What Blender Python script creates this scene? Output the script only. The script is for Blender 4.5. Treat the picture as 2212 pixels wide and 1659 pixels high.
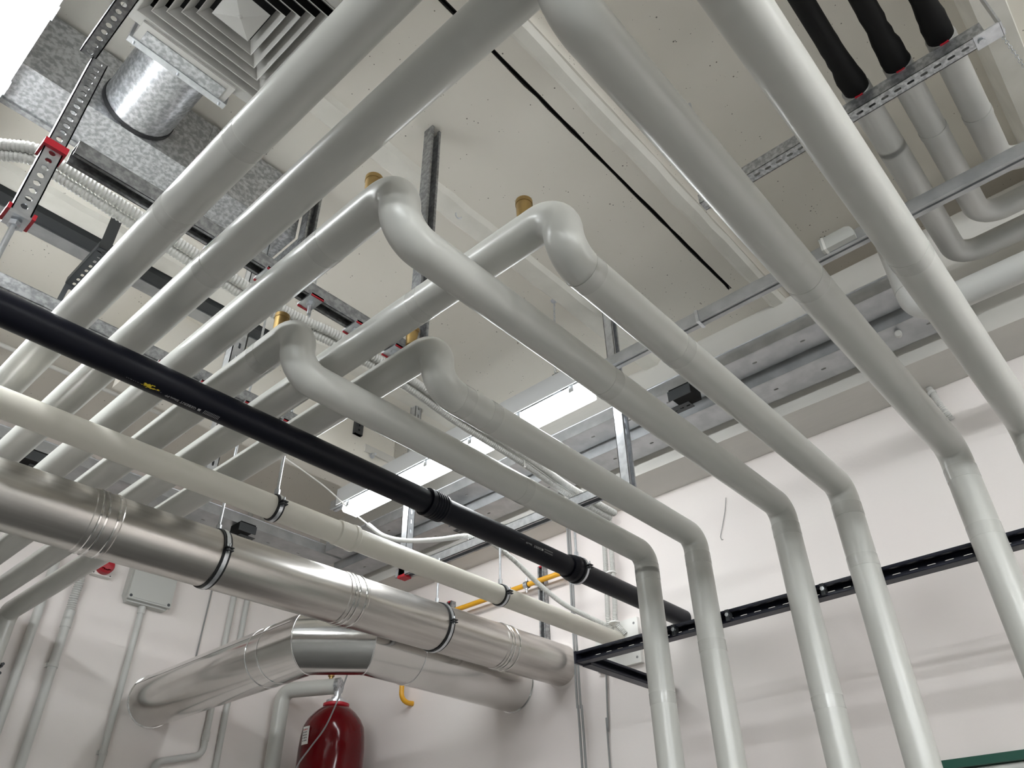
import bpy, bmesh, math, random
from mathutils import Vector, Matrix
random.seed(7)
for o in list(bpy.data.objects): bpy.data.objects.remove(o)
scene = bpy.context.scene
COL = scene.collection

# ---------------------------------------------------------------- camera
CZ = 1.6                                   # eye height above the floor
RIGHT = Vector((0.67057255, -0.74169938, -0.0146455))
DOWN = Vector((0.42741273, 0.40241051, -0.80955799))
FWD = Vector((0.60634216, 0.53660769, 0.58685719))
FPX = 1676.85
cam = bpy.data.cameras.new('camera'); cam.sensor_width = 36.0; cam.sensor_fit = 'HORIZONTAL'
cam.lens = FPX * 36.0 / 2212.0; cam.clip_start = 0.02
camo = bpy.data.objects.new('camera', cam); COL.objects.link(camo)
M = Matrix.Identity(4)
for i in range(3):
    M[i][0] = RIGHT[i]; M[i][1] = -DOWN[i]; M[i][2] = -FWD[i]
M[2][3] = CZ
camo.matrix_world = M
scene.camera = camo

# ---------------------------------------------------------------- world, exposure
world = bpy.data.worlds.new('world'); scene.world = world; world.use_nodes = True
bg = world.node_tree.nodes['Background']; bg.inputs[0].default_value = (0.9, 0.95, 1.0, 1); bg.inputs[1].default_value = 0.02
scene.view_settings.view_transform = 'Standard'; scene.view_settings.look = 'None'
scene.view_settings.gamma = 1.0; scene.view_settings.use_curve_mapping = False
scene.view_settings.exposure = 0.7
LAMP = 30.0                                # strength of the lamp diffusers

scene.cycles.max_bounces = 14; scene.cycles.diffuse_bounces = 8
# ---------------------------------------------------------------- key sizes (metres, z relative to the eye)
WX, WY, HC = 2.985, 4.18, 2.32              # right wall, left wall, ceiling
BACKX, BACKY, FLOOR = -6.4, -6.8, -CZ
PR = 0.0432                                # insulated pipe radius
ZX, ZY, XV = 1.152, 1.289, 2.304           # lower runs, upper runs, risers on the right

def ray(p):
    return RIGHT * ((p[0] - 1106) / FPX) + DOWN * ((p[1] - 829.5) / FPX) + FWD
def at(px, py, ax, val):
    """point on the sight line of a photo pixel where coordinate ax equals val"""
    v = ray((px, py)); return v * (val / v['XYZ'.index(ax)])
def along(px, py, p, d):
    """parameter on the axis p + t d closest to the sight line of a pixel"""
    v = ray((px, py)); p = Vector(p); d = Vector(d).normalized()
    n = v.cross(d); n2 = n.cross(v)
    return -p.dot(n2) / d.dot(n2)

# ---------------------------------------------------------------- materials
def mat(name, col, rough=0.5, metal=0.0, spec=0.5, noise=None, bump=None, col2=None, ramp=(0.4, 0.6), emit=None, voro=None, stretch=None, coat=0.0):
    m = bpy.data.materials.new(name); m.use_nodes = True
    nt = m.node_tree; N = nt.nodes; L = nt.links; b = N['Principled BSDF']
    b.inputs['Base Color'].default_value = (*col, 1); b.inputs['Roughness'].default_value = rough
    b.inputs['Metallic'].default_value = metal; b.inputs['Specular IOR Level'].default_value = spec
    b.inputs['Coat Weight'].default_value = coat
    if emit:
        b.inputs['Emission Color'].default_value = (*emit[0], 1); b.inputs['Emission Strength'].default_value = emit[1]
    if noise or voro or bump:
        tc = N.new('ShaderNodeTexCoord'); mp = N.new('ShaderNodeMapping'); L.new(tc.outputs['Object'], mp.inputs[0])
        if stretch: mp.inputs['Scale'].default_value = stretch
    if noise or voro:
        if voro:
            t = N.new('ShaderNodeTexVoronoi'); t.inputs['Scale'].default_value = voro; out = t.outputs['Color']
        else:
            t = N.new('ShaderNodeTexNoise'); t.inputs['Scale'].default_value = noise; t.inputs['Detail'].default_value = 6; out = t.outputs['Fac']
        L.new(mp.outputs[0], t.inputs['Vector'])
        r = N.new('ShaderNodeValToRGB'); r.color_ramp.elements[0].position = ramp[0]; r.color_ramp.elements[1].position = ramp[1]
        r.color_ramp.elements[0].color = (*col, 1); r.color_ramp.elements[1].color = (*(col2 or col), 1)
        L.new(out, r.inputs[0]); L.new(r.outputs[0], b.inputs['Base Color'])
    if bump:
        t2 = N.new('ShaderNodeTexNoise'); t2.inputs['Scale'].default_value = bump[0]; t2.inputs['Detail'].default_value = 5
        L.new(mp.outputs[0], t2.inputs['Vector'])
        bn = N.new('ShaderNodeBump'); bn.inputs['Strength'].default_value = bump[1]; bn.inputs['Distance'].default_value = bump[2]
        L.new(t2.outputs['Fac'], bn.inputs['Height']); L.new(bn.outputs[0], b.inputs['Normal'])
    return m

def concrete(name, base, base2, pits=True):
    """painted concrete soffit: soft clouds, small blow holes and specks"""
    m = mat(name, base, 0.85, noise=1.7, col2=base2, ramp=(0.35, 0.7), spec=0.25)
    nt = m.node_tree; N = nt.nodes; L = nt.links; b = N['Principled BSDF']
    if pits:
        tc = N.new('ShaderNodeTexCoord')
        v = N.new('ShaderNodeTexVoronoi'); v.inputs['Scale'].default_value = 55; v.inputs['Randomness'].default_value = 1
        L.new(tc.outputs['Object'], v.inputs['Vector'])
        n = N.new('ShaderNodeTexNoise'); n.inputs['Scale'].default_value = 14.0; n.inputs['Detail'].default_value = 3; L.new(tc.outputs['Object'], n.inputs['Vector'])
        mr = N.new('ShaderNodeMapRange'); mr.inputs[1].default_value = 0.46; mr.inputs[2].default_value = 0.72; mr.inputs[3].default_value = 0.0; mr.inputs[4].default_value = 0.2
        L.new(n.outputs['Fac'], mr.inputs[0])
        lt = N.new('ShaderNodeMath'); lt.operation = 'LESS_THAN'; L.new(v.outputs['Distance'], lt.inputs[0]); L.new(mr.outputs[0], lt.inputs[1])
        mx = N.new('ShaderNodeMix'); mx.data_type = 'RGBA'; L.new(lt.outputs[0], mx.inputs[0])
        src = b.inputs['Base Color'].links[0].from_socket
        L.new(src, mx.inputs[6]); mx.inputs[7].default_value = (0.22, 0.205, 0.175, 1)
        L.new(mx.outputs[2], b.inputs['Base Color'])
    return m

MT = dict(
    jacket=mat('grey_pvc_jacket', (0.53, 0.53, 0.498), 0.29),
    tape=mat('grey_pvc_tape', (0.525, 0.525, 0.495), 0.2, bump=(40, 0.25, 0.004)),
    white_jacket=mat('pale_pvc_jacket', (0.5, 0.5, 0.48), 0.42),
    wall=mat('painted_wall', (0.83, 0.765, 0.745), 0.8, noise=1.1, col2=(0.805, 0.765, 0.735), ramp=(0.3, 0.7), bump=(60, 0.12, 0.003), spec=0.3),
    wall_grey=mat('grey_concrete_wall', (0.22, 0.22, 0.21), 0.85, noise=3, col2=(0.18, 0.18, 0.175)),
    beam=mat('painted_beam', (0.68, 0.66, 0.62), 0.85, noise=3, col2=(0.6, 0.59, 0.56), ramp=(0.35, 0.7), bump=(18, 0.25, 0.01), spec=0.2, stretch=(1, 0.2, 1)),
    ceil=concrete('ceiling_concrete', (0.78, 0.745, 0.675), (0.82, 0.785, 0.715)),
    strip=mat('joint_mortar', (0.82, 0.80, 0.74), 0.85, noise=8, col2=(0.76, 0.74, 0.68), bump=(30, 0.3, 0.004), spec=0.2),
    gap=mat('open_joint_shade', (0.012, 0.011, 0.01), 0.9),  # near-black, stands for the shade inside the joint
    floor=mat('grey_floor_paint', (0.12, 0.12, 0.115), 0.5, noise=2, col2=(0.10, 0.10, 0.098)),
    galv=mat('galvanised_sheet', (0.36, 0.37, 0.385), 0.36, 0.85, noise=75, col2=(0.62, 0.635, 0.65), ramp=(0.4, 0.62)),
    galvd=mat('dull_galvanised_sheet', (0.24, 0.245, 0.25), 0.45, 0.75, noise=75, col2=(0.40, 0.405, 0.41), ramp=(0.4, 0.62)),
    zinc=mat('zinc_plated_steel', (0.6, 0.62, 0.65), 0.32, 0.9, noise=40, col2=(0.72, 0.74, 0.77)),
    tray=mat('galvanised_tray', (0.42, 0.43, 0.44), 0.45, 0.75, noise=12, col2=(0.5, 0.51, 0.52)),
    dark=mat('dark_grey_steel', (0.06, 0.065, 0.07), 0.5, 0.4),
    steel=mat('brushed_stainless', (0.50, 0.475, 0.45), 0.28, 1.0, noise=5, col2=(0.62, 0.6, 0.57), ramp=(0.35, 0.65), stretch=(0.5, 8, 8)),
    alu=mat('aluminium_cladding', (0.60, 0.59, 0.57), 0.16, 1.0, noise=4, col2=(0.66, 0.65, 0.63)),
    chrome=mat('bright_band', (0.8, 0.8, 0.8), 0.15, 1.0),
    black=mat('black_drain_plastic', (0.004, 0.0045, 0.009), 0.38, spec=0.2),
    foam=mat('black_foam', (0.006, 0.006, 0.006), 0.75, spec=0.2),
    rubber=mat('black_rubber', (0.01, 0.01, 0.012), 0.5),
    pp=mat('ivory_plastic', (0.80, 0.77, 0.68), 0.36, noise=3, col2=(0.76, 0.73, 0.65)),
    blue=mat('blue_black_coated_steel', (0.012, 0.014, 0.028), 0.38, 0.2),
    red=mat('red_plastic', (0.42, 0.012, 0.025), 0.4),
    tank=mat('red_tank_paint', (0.10, 0.0008, 0.003), 0.12, spec=0.3),
    brass=mat('brass', (0.36, 0.24, 0.09), 0.4, 0.85, noise=30, col2=(0.30, 0.2, 0.08)),
    yellow=mat('yellow_gas_paint', (0.72, 0.36, 0.02), 0.35),
    conduit=mat('grey_conduit_plastic', (0.55, 0.55, 0.53), 0.4),
    flex=mat('pale_grey_flexible_conduit', (0.58, 0.575, 0.55), 0.45),
    box=mat('grey_box_plastic', (0.50, 0.505, 0.48), 0.45),
    white=mat('white_plastic', (0.78, 0.77, 0.74), 0.35),
    diff=mat('diffuser_paint', (0.40, 0.392, 0.37), 0.45),
    lamp=mat('lit_lamp_cover', (1, 1, 1), 0.4, emit=((0.95, 0.985, 1.0), LAMP)),
    lamp_wall=mat('lit_wall_lamp_cover', (1, 1, 1), 0.4, emit=((0.95, 0.985, 1.0), 14.0)),
    lamp_fill=mat('unseen_fill_lamp_cover', (1, 1, 1), 0.4, emit=((0.95, 0.985, 1.0), 84.0)),  # strong cover for the added lamps out of view
    lampbody=mat('lamp_housing', (0.6, 0.61, 0.62), 0.4),
    green=mat('green_frame_paint', (0.02, 0.09, 0.065), 0.35),
    chalk=mat('yellow_chalk', (0.65, 0.48, 0.03), 0.9),
    print=mat('white_print', (0.45, 0.45, 0.45), 0.6),
    cable=mat('grey_cable', (0.25, 0.25, 0.25), 0.5),
    paper=mat('paper_label', (0.75, 0.74, 0.72), 0.6),
    ink=mat('label_ink', (0.1, 0.09, 0.09), 0.6),
    plug=mat('wood_brown', (0.3, 0.2, 0.1), 0.6),
)

# ---------------------------------------------------------------- mesh building
class MB:
    def __init__(s): s.v = []; s.f = []; s.sm = []; s.re = False
    def add(s, vs, fs, smooth=False, own=False):
        if not own: s.re = True                # outward sides still to be found
        o = len(s.v); s.v += [Vector(v) for v in vs]
        for f in fs: s.f.append([o + i for i in f]); s.sm.append(smooth)
        return s
    def box(s, x0, x1, y0, y1, z0, z1):
        vs = [(x, y, z) for x in (x0, x1) for y in (y0, y1) for z in (z0, z1)]
        return s.add(vs, [(0, 1, 3, 2), (4, 6, 7, 5), (0, 4, 5, 1), (2, 3, 7, 6), (0, 2, 6, 4), (1, 5, 7, 3)], own=True)
    def obox(s, c, ex, ey, ez, hx, hy, hz):
        c = Vector(c); ex, ey, ez = (Vector(e).normalized() for e in (ex, ey, ez))
        vs = [c + ex * (a * hx) + ey * (b * hy) + ez * (d * hz) for a in (-1, 1) for b in (-1, 1) for d in (-1, 1)]
        return s.add(vs, [(0, 1, 3, 2), (4, 6, 7, 5), (0, 4, 5, 1), (2, 3, 7, 6), (0, 2, 6, 4), (1, 5, 7, 3)])
    def sweep(s, pts, r, seg=24, caps=True, smooth=True, ang0=0.0):
        """round tube along a polyline; r is a number or one radius per point"""
        pts = [Vector(p) for p in pts]
        if not isinstance(r, (list, tuple)): pts = [p for i, p in enumerate(pts) if i == 0 or (p - pts[i - 1]).length > 1e-6]
        n = len(pts)
        rs = r if isinstance(r, (list, tuple)) else [r] * n
        tang = []
        for i in range(n):
            a = pts[max(i - 1, 0)]; b = pts[min(i + 1, n - 1)]
            d = (b - a)
            if d.length < 1e-9: d = tang[-1] if tang else Vector((0, 0, 1))
            tang.append(d.normalized())
        t0 = tang[0]; ref = Vector((0, 0, 1)) if abs(t0.z) < 0.9 else Vector((1, 0, 0))
        u = t0.cross(ref).normalized(); o = len(s.v)
        for i in range(n):
            if i:
                q = tang[i - 1].rotation_difference(tang[i]); u = (q @ u); u = (u - tang[i] * u.dot(tang[i])).normalized()
            w = tang[i].cross(u)
            for k in range(seg):
                a = ang0 + 2 * math.pi * k / seg
                s.v.append(pts[i] + (u * math.cos(a) + w * math.sin(a)) * rs[i])
        for i in range(n - 1):
            for k in range(seg):
                k2 = (k + 1) % seg
                s.f.append([o + i * seg + k, o + i * seg + k2, o + (i + 1) * seg + k2, o + (i + 1) * seg + k]); s.sm.append(smooth)
        if caps:
            s.add([Vector(s.v[o + k]) for k in range(seg)], [tuple(range(seg))[::-1]], own=True)
            s.add([Vector(s.v[o + (n - 1) * seg + k]) for k in range(seg)], [tuple(range(seg))], own=True)
        return s
    def lathe(s, p, d, prof, seg=32, smooth=True, caps=True):
        """profile (t, r) turned about the axis p + t d, sharp at every profile corner"""
        p = Vector(p); d = Vector(d).normalized()
        ref = Vector((0, 0, 1)) if abs(d.z) < 0.9 else Vector((1, 0, 0)); u = d.cross(ref).normalized(); w = d.cross(u)
        def ringpts(t, r): return [p + d * t + (u * math.cos(2 * math.pi * k / seg) + w * math.sin(2 * math.pi * k / seg)) * r for k in range(seg)]
        for (t0, r0), (t1, r1) in zip(prof, prof[1:]):
            s.add(ringpts(t0, r0) + ringpts(t1, r1), [(k, (k + 1) % seg, seg + (k + 1) % seg, seg + k) for k in range(seg)], smooth, own=True)
        if caps:
            for q, (t, r) in enumerate((prof[0], prof[-1])):
                if r > 1e-6: s.add(ringpts(t, r), [tuple(range(seg)) if q else tuple(range(seg))[::-1]], own=True)
        return s
    def extrude(s, prof, o, eu, ev, el, L, closed=True, caps=True):
        """2-D outline (u, v) pushed L along el"""
        o = Vector(o); eu, ev, el = (Vector(e).normalized() for e in (eu, ev, el)); n = len(prof)
        vs = [o + eu * a + ev * b for a, b in prof] + [o + eu * a + ev * b + el * L for a, b in prof]
        fs = [(i, (i + 1) % n, n + (i + 1) % n, n + i) for i in range(n if closed else n - 1)]
        if caps and closed: fs += [tuple(range(n))[::-1], tuple(range(n, 2 * n))]
        return s.add(vs, fs)
    def perf(s, o, el, ew, en, L, W, pitch, hl, hw, th=0.002, start=0.0, n=12):
        """plate L x W centred on o + el t, with real slots hl long and hw wide"""
        o = Vector(o); el, ew, en = (Vector(e).normalized() for e in (el, ew, en))
        k = max(1, int((L - start) / pitch)); end = start + k * pitch
        def P(a, b, c): return o + el * a + ew * b + en * c
        for t0, t1 in ((0, start), (end, L)):
            if t1 - t0 > 1e-5:
                for c in (0, th): s.add([P(t0, -W / 2, c), P(t1, -W / 2, c), P(t1, W / 2, c), P(t0, W / 2, c)], [(0, 1, 2, 3)])
        for i in range(k):
            cx = start + (i + 0.5) * pitch; inner = []; outer = []
            for j in range(n):
                a = 2 * math.pi * (j + 0.5) / n; ca, sa = math.cos(a), math.sin(a)
                rr = hw / 2; off = max(hl - hw, 0) / 2
                inner.append((cx + ca * rr + (off if ca > 0 else -off), sa * rr))
                m = max(abs(ca) / (pitch / 2), abs(sa) / (W / 2)); outer.append((cx + ca / m, sa / m))
            # snap the four diagonal points onto the corners
            for sx in (-1, 1):
                for sy in (-1, 1):
                    c0 = (cx + sx * pitch / 2, sy * W / 2)
                    j = min(range(n), key=lambda q: (outer[q][0] - c0[0]) ** 2 + (outer[q][1] - c0[1]) ** 2); outer[j] = c0
            for c in (0, th):
                vs = [P(a, b, c) for a, b in inner] + [P(a, b, c) for a, b in outer]
                s.add(vs, [(j, (j + 1) % n, n + (j + 1) % n, n + j) for j in range(n)])
            vs = [P(a, b, 0) for a, b in inner] + [P(a, b, th) for a, b in inner]
            s.add(vs, [(j, (j + 1) % n, n + (j + 1) % n, n + j) for j in range(n)])
        for b in (-W / 2, W / 2):
            s.add([P(0, b, 0), P(L, b, 0), P(L, b, th), P(0, b, th)], [(0, 1, 2, 3)])
        return s

def fillet(pts, R, n=10):
    """round the corners of a polyline with radius R (number or per corner)"""
    pts = [Vector(p) for p in pts]; out = [pts[0]]
    for i in range(1, len(pts) - 1):
        a, b, c = pts[i - 1], pts[i], pts[i + 1]; r = R[i - 1] if isinstance(R, (list, tuple)) else R
        d1 = (a - b).normalized(); d2 = (c - b).normalized(); th = d1.angle(d2)
        tl = r / math.tan(th / 2); cdir = (d1 + d2).normalized(); ctr = b + cdir * (r / math.sin(th / 2))
        p1 = b + d1 * tl; p2 = b + d2 * tl; v1 = p1 - ctr; v2 = p2 - ctr; ang = v1.angle(v2); ax = v1.cross(v2).normalized()
        for k in range(n + 1): out.append(ctr + Matrix.Rotation(ang * k / n, 3, ax) @ v1)
    out.append(pts[-1]); return out
def smoothpath(pts, n=12):
    """Catmull-Rom curve through points"""
    P = [Vector(p) for p in pts]; P = [P[0] * 2 - P[1]] + P + [P[-1] * 2 - P[-2]]; out = []
    for i in range(1, len(P) - 2):
        a, b, c, d = P[i - 1:i + 3]
        for k in range(n):
            t = k / n
            out.append(0.5 * ((2 * b) + (c - a) * t + (2 * a - 5 * b + 4 * c - d) * t * t + (3 * b - a - 3 * c + d) * t ** 3))
    out.append(P[-2]); return out
def resample(pts, step):
    out = [pts[0]]; acc = 0.0
    for a, b in zip(pts, pts[1:]):
        l = (b - a).length; t = step - acc
        while t <= l: out.append(a + (b - a) * (t / l)); t += step
        acc = (acc + l) % step
    return out
def corrugated(mb, pts, r, pitch=0.0065, seg=12):
    p = resample(pts, pitch / 2); return mb.sweep(p, [r if i % 2 else r * 0.8 for i in range(len(p))], seg + 4, smooth=False)

def mesh(name, mb, m, origin):
    me = bpy.data.meshes.new(name); off = Vector(origin)
    me.from_pydata([v - off for v in mb.v], [], mb.f); me.polygons.foreach_set('use_smooth', mb.sm)
    me.materials.append(MT[m])
    if mb.re:
        bm = bmesh.new(); bm.from_mesh(me); bmesh.ops.recalc_face_normals(bm, faces=bm.faces[:]); bm.to_mesh(me); bm.free()
    me.update(); return me
def thing(name, label, cat, loc, group=None, kind=None):
    o = bpy.data.objects.new(name, None); COL.objects.link(o); o.empty_display_size = 0.05
    o.location = Vector(loc) + Vector((0, 0, CZ)); o['label'] = label
    if cat: o['category'] = cat
    if group: o['group'] = group
    if kind: o['kind'] = kind
    o['_o'] = list(loc); return o
def part(name, mb, m, parent, label=None, kind=None):
    root = parent
    while root.parent: root = root.parent
    o = bpy.data.objects.new(name, mesh(name, mb, m, root['_o'])); COL.objects.link(o); o.parent = parent
    if label: o['label'] = label
    if kind: o['kind'] = kind
    return o
def single(name, mb, m, label, cat=None, group=None, kind=None):
    lo = Vector((min(v[i] for v in mb.v) for i in range(3))); hi = Vector((max(v[i] for v in mb.v) for i in range(3)))
    org = Vector(((lo.x + hi.x) / 2, (lo.y + hi.y) / 2, lo.z))
    o = bpy.data.objects.new(name, mesh(name, mb, m, org)); COL.objects.link(o); o.location = org + Vector((0, 0, CZ)); o['_o'] = list(org)
    o['label'] = label
    if cat: o['category'] = cat
    if group: o['group'] = group
    if kind: o['kind'] = kind
    return o
def spart(name, mb, m, parent, label=None):
    return part(name, mb, m, parent, label)
X, Y, Z = Vector((1, 0, 0)), Vector((0, 1, 0)), Vector((0, 0, 1))

def channel(parent, o, el, ew, en, L, m='zinc', W=0.041, D=0.041, th=0.0025, lip=0.008, slots=None, name='channel'):
    """C-channel: web centred on o (slots cut in it), flanges and lips standing along en"""
    o = Vector(o); el, ew, en = (Vector(e).normalized() for e in (el, ew, en))
    mb = MB()
    if slots: mb.perf(o, el, ew, en, L, W, *slots, th=th)
    else: mb.obox(o + el * L / 2 + en * th / 2, el, ew, en, L / 2, W / 2, th / 2)
    for sgn in (-1, 1):
        mb.obox(o + el * L / 2 + ew * sgn * (W / 2 - th / 2) + en * D / 2, el, ew, en, L / 2, th / 2, D / 2)
        mb.obox(o + el * L / 2 + ew * sgn * (W / 2 - lip / 2) + en * (D - th / 2), el, ew, en, L / 2, lip / 2, th / 2)
        mb.obox(o + el * L / 2 + ew * sgn * (W / 2 - lip) + en * (D - 0.005), el, ew, en, L / 2, th / 2, 0.005)
    return part(name, mb, m, parent)

# ================================================================ the room
def struct(name, mb, m, label): return single(name, mb, m, label, kind='structure')
struct('floor', MB().box(BACKX, WX, BACKY, WY, FLOOR - 0.1, FLOOR), 'floor', 'grey painted floor of the plant room')
struct('wall_left', MB().box(BACKX - 0.2, WX + 0.2, WY, WY + 0.2, FLOOR, HC + 0.3), 'wall', 'off-white painted wall behind the grey conduits')
struct('wall_back', MB().box(BACKX - 0.2, BACKX, BACKY, WY, FLOOR, HC + 0.3), 'wall_grey', 'grey concrete wall behind the viewer')
struct('wall_front', MB().box(BACKX - 0.2, WX + 0.2, BACKY - 0.2, BACKY, FLOOR, HC + 0.3), 'wall_grey', 'grey concrete wall at the near side of the room')
DY0, DY1, DZ = -0.15, 0.81, 0.465                      # door opening in the right wall
wr = thing('wall_right', 'off-white painted wall behind the row of grey risers', None, (WX, 0, FLOOR), kind='structure')
w = MB().box(WX, WX + 0.2, BACKY, DY0, FLOOR, HC + 0.3); w.box(WX, WX + 0.2, DY1, WY, FLOOR, HC + 0.3); w.box(WX, WX + 0.2, DY0, DY1, DZ, HC + 0.3)
part('wall_face', w, 'wall', wr)
d = thing('door_1', 'door in a green steel frame at the lower right', None, (WX, 0.3, FLOOR), kind='structure')
fr = MB(); fr.box(WX - 0.012, WX + 0.1, DY0, DY1, DZ - 0.024, DZ + 0.002); fr.box(WX - 0.012, WX + 0.1, DY0, DY0 + 0.024, FLOOR, DZ - 0.024); fr.box(WX - 0.012, WX + 0.1, DY1 - 0.024, DY1, FLOOR, DZ - 0.024)
part('door_frame', fr, 'green', d)
part('door_seal', MB().sweep([(WX + 0.02, DY0 + 0.03, DZ - 0.036), (WX + 0.02, DY1 - 0.03, DZ - 0.036)], 0.012, 12), 'white', d)
lf = part('door_leaf', MB().box(WX + 0.05, WX + 0.09, DY0 + 0.026, DY1 - 0.026, FLOOR + 0.01, DZ - 0.03), 'green', d)
part('door_handle', MB().sweep([(WX + 0.05, DY1 - 0.1, -0.55), (WX - 0.01, DY1 - 0.1, -0.55), (WX - 0.01, DY1 - 0.22, -0.55)], 0.009, 10), 'zinc', lf)
struct('trim_1', MB().box(2.75, WX, BACKY, WY, 1.757, HC), 'beam', 'painted concrete edge beam along the top of the right wall')

ceil = thing('ceiling', 'beige painted concrete slab ceiling with open joint', None, (0, 0, HC), kind='structure')
def slab(y0, y1, jag0=False, jag1=False, HC=HC):
    mb = MB(); n = 150; xs = [BACKX + (WX - BACKX) * i / n for i in range(n + 1)]
    def j(): return random.uniform(-0.0022, 0.0022) + (random.random() < 0.05) * random.uniform(-0.003, 0.003)
    a = [y0 + (j() if jag0 else 0) for _ in xs]; b = [y1 + (j() if jag1 else 0) for _ in xs]
    vs = []
    for k in range(n + 1): vs += [(xs[k], a[k], HC), (xs[k], b[k], HC), (xs[k], a[k], HC + 0.12), (xs[k], b[k], HC + 0.12)]
    fs = []
    for k in range(n):
        q = 4 * k; fs += [(q, q + 1, q + 5, q + 4), (q + 2, q + 6, q + 7, q + 3), (q, q + 4, q + 6, q + 2), (q + 1, q + 3, q + 7, q + 5)]
    return part('ceiling_slab', mb.add(vs, fs), 'ceil', ceil)
slab(-0.225, 0.80, HC=HC + 0.13); slab(BACKY, -0.225); slab(0.80, 0.9425, jag1=True); slab(0.9585, WY, jag0=True)
for y0, y1 in ((0.941, 0.9465), (0.9545, 0.960)): part('joint_shade', MB().box(BACKX, 2.53, y0, y1, HC + 0.004, HC + 0.118), 'gap', ceil)  # dark strips put in as the shade inside the open joint
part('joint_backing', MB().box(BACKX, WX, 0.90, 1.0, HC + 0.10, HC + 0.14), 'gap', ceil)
part('joint_filler', MB().box(2.53, 2.75, 0.941, 0.961, HC - 0.001, HC + 0.02), 'ceil', ceil)
def strip(y0, y1, h=0.018):
    mb = MB(); n = 90
    vs = []
    for k in range(n + 1):
        x = BACKX + (2.75 - BACKX) * k / n; j0, j1 = random.uniform(-.0035, .0035), random.uniform(-.0035, .0035)
        vs += [(x, y0 + j0, HC + 0.001), (x, y0 + h + j0, HC - h), (x, y1 - h + j1, HC - h), (x, y1 + j1, HC + 0.001)]
    fs = [(4 * k + i, 4 * k + i + 1, 4 * k + i + 5, 4 * k + i + 4) for k in range(n) for i in range(3)] + [(4 * k + 3, 4 * k, 4 * k + 4, 4 * k + 7) for k in range(n)]
    return part('joint_strip', mb.add(vs, fs), 'strip', ceil)
for y0, y1 in ((0.80, 0.872), (1.455, 1.564), (2.53, 2.65), (3.40, 3.5), (-1.2, -1.1)): strip(y0, y1)
part('ceiling_slab', MB().box(BACKX, 2.75, 0.795, 0.80, HC, HC + 0.14), 'ceil', ceil)
part('ceiling_rib', MB().extrude([(0, 0), (0.015, -0.09), (0.095, -0.09), (0.11, 0.14), (0.0, 0.14)], (BACKX, -0.32, HC + 0.001), Y, Z, X, 2.75 - BACKX), 'strip', ceil)

# ================================================================ lamps
def lamp(x, y0, y1, label, zb=1.77, w=0.104, group=None, down=False, far=False, glow='lamp'):
    t = thing('batten_lamp', label, 'lamp', (x, (y0 + y1) / 2, zb), group)
    c = x; h = w / 2
    if down:
        part('housing', MB().extrude([(-h * 1.1, 0), (-h, 0.0), (-h, 0.02), (h, 0.02), (h, 0.0), (h * 1.1, 0), (h * 0.6, 0.062), (-h * 0.6, 0.062)], (c, y0, zb), X, Z, Y, y1 - y0), 'lampbody', t)
        part('lamp_cover', MB().box(c - h, c + h, y0 + .01, y1 - .01, zb + .012, zb + .016), 'lamp_fill', t, 'glowing white lamp cover')
        return t
    part('housing', MB().extrude([(-h, 0.042), (h, 0.042), (h * 0.55, 0.062), (-h * 0.55, 0.062)], (c, y0, zb), X, Z, Y, y1 - y0), 'lampbody', t)
    part('lamp_cover', MB().extrude([(-h * 0.88, 0.042), (-h * 0.97, 0.010), (-h * 0.8, 0), (h * 0.8, 0), (h * 0.97, 0.010), (h * 0.88, 0.042)], (c, y0 + 0.004, zb), X, Z, Y, y1 - y0 - 0.008), 'lamp_fill' if far else glow, t, 'glowing white lamp cover')
    n = 6
    for i in range(n):
        y = y0 + 0.05 + (y1 - y0 - 0.1) * i / (n - 1)
        for s in (-1, 1): part('clip', MB().box(c + s * h - 0.004, c + s * h + 0.004, y - 0.012, y + 0.012, zb + 0.012, zb + 0.045), 'zinc', t)
    return t
LX, LY0, LY1 = 2.099, 1.445, 2.965
lamp(LX, LY0, LY1, 'lit batten lamp under the galvanised trunking behind the grey pipes', glow='lamp_wall')
lamp(-0.045, 1.38, 2.93, 'lit batten lamp at the upper left corner beside the slotted strut', w=0.115)
lamp(-2.2, -2.05, -0.5, 'added unseen fill lamp behind the viewer, rear row', far=True)  # this and the next: unseen lamps added to brighten walls and risers
lamp(-4.35, -2.05, -0.5, 'added unseen fill lamp behind the viewer, last row', far=True)
for y_, far in ((-4.1, 'third'), (-6.15, 'fourth')):  # more unseen lamps, added as fill from behind the viewer
    for x_, nm in ((LX, 'right wall'), (-0.045, 'middle'), (-2.2, 'rear'), (-4.35, 'last')): lamp(x_, y_, y_ + 1.55, 'added unseen fill lamp far behind the viewer, %s row, %s in line' % (nm, far), far=True)
def trunking(x0, y0, y1, label):
    t = thing('lamp_trunking', label, 'trunking', (x0, (y0 + y1) / 2, 1.835))
    pr = [(0, 0.045), (0, 0), (0.012, 0), (0.012, 0.006), (0.022, 0.006), (0.022, 0), (0.04, 0), (0.04, 0.045)]
    part('trunking_profile', MB().extrude(pr, (x0, y0, 1.835), X, Z, Y, y1 - y0), 'tray', t)
    return t
tk = trunking(2.07, -6.4, 3.1, 'galvanised lamp trunking running above the lit lamp')
y = along(1508, 690, (2.07, 0, 1.85), Y)
part('strap', MB().box(2.066, 2.114, y - 0.006, y + 0.006, 1.83, 1.884), 'zinc', tk)
trunking(-0.07, -6.4, 3.1, 'galvanised lamp trunking above the upper left lamp')
trunking(-2.22, -6.4, 3.1, 'galvanised lamp trunking of the rear row of added lamps')
trunking(-4.37, -6.4, 3.1, 'galvanised lamp trunking of the last row of added lamps')
part('mounting_panel', MB().box(2.033, 2.037, 1.44, 3.0, 1.812, 1.90), 'lampbody', tk)
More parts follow.
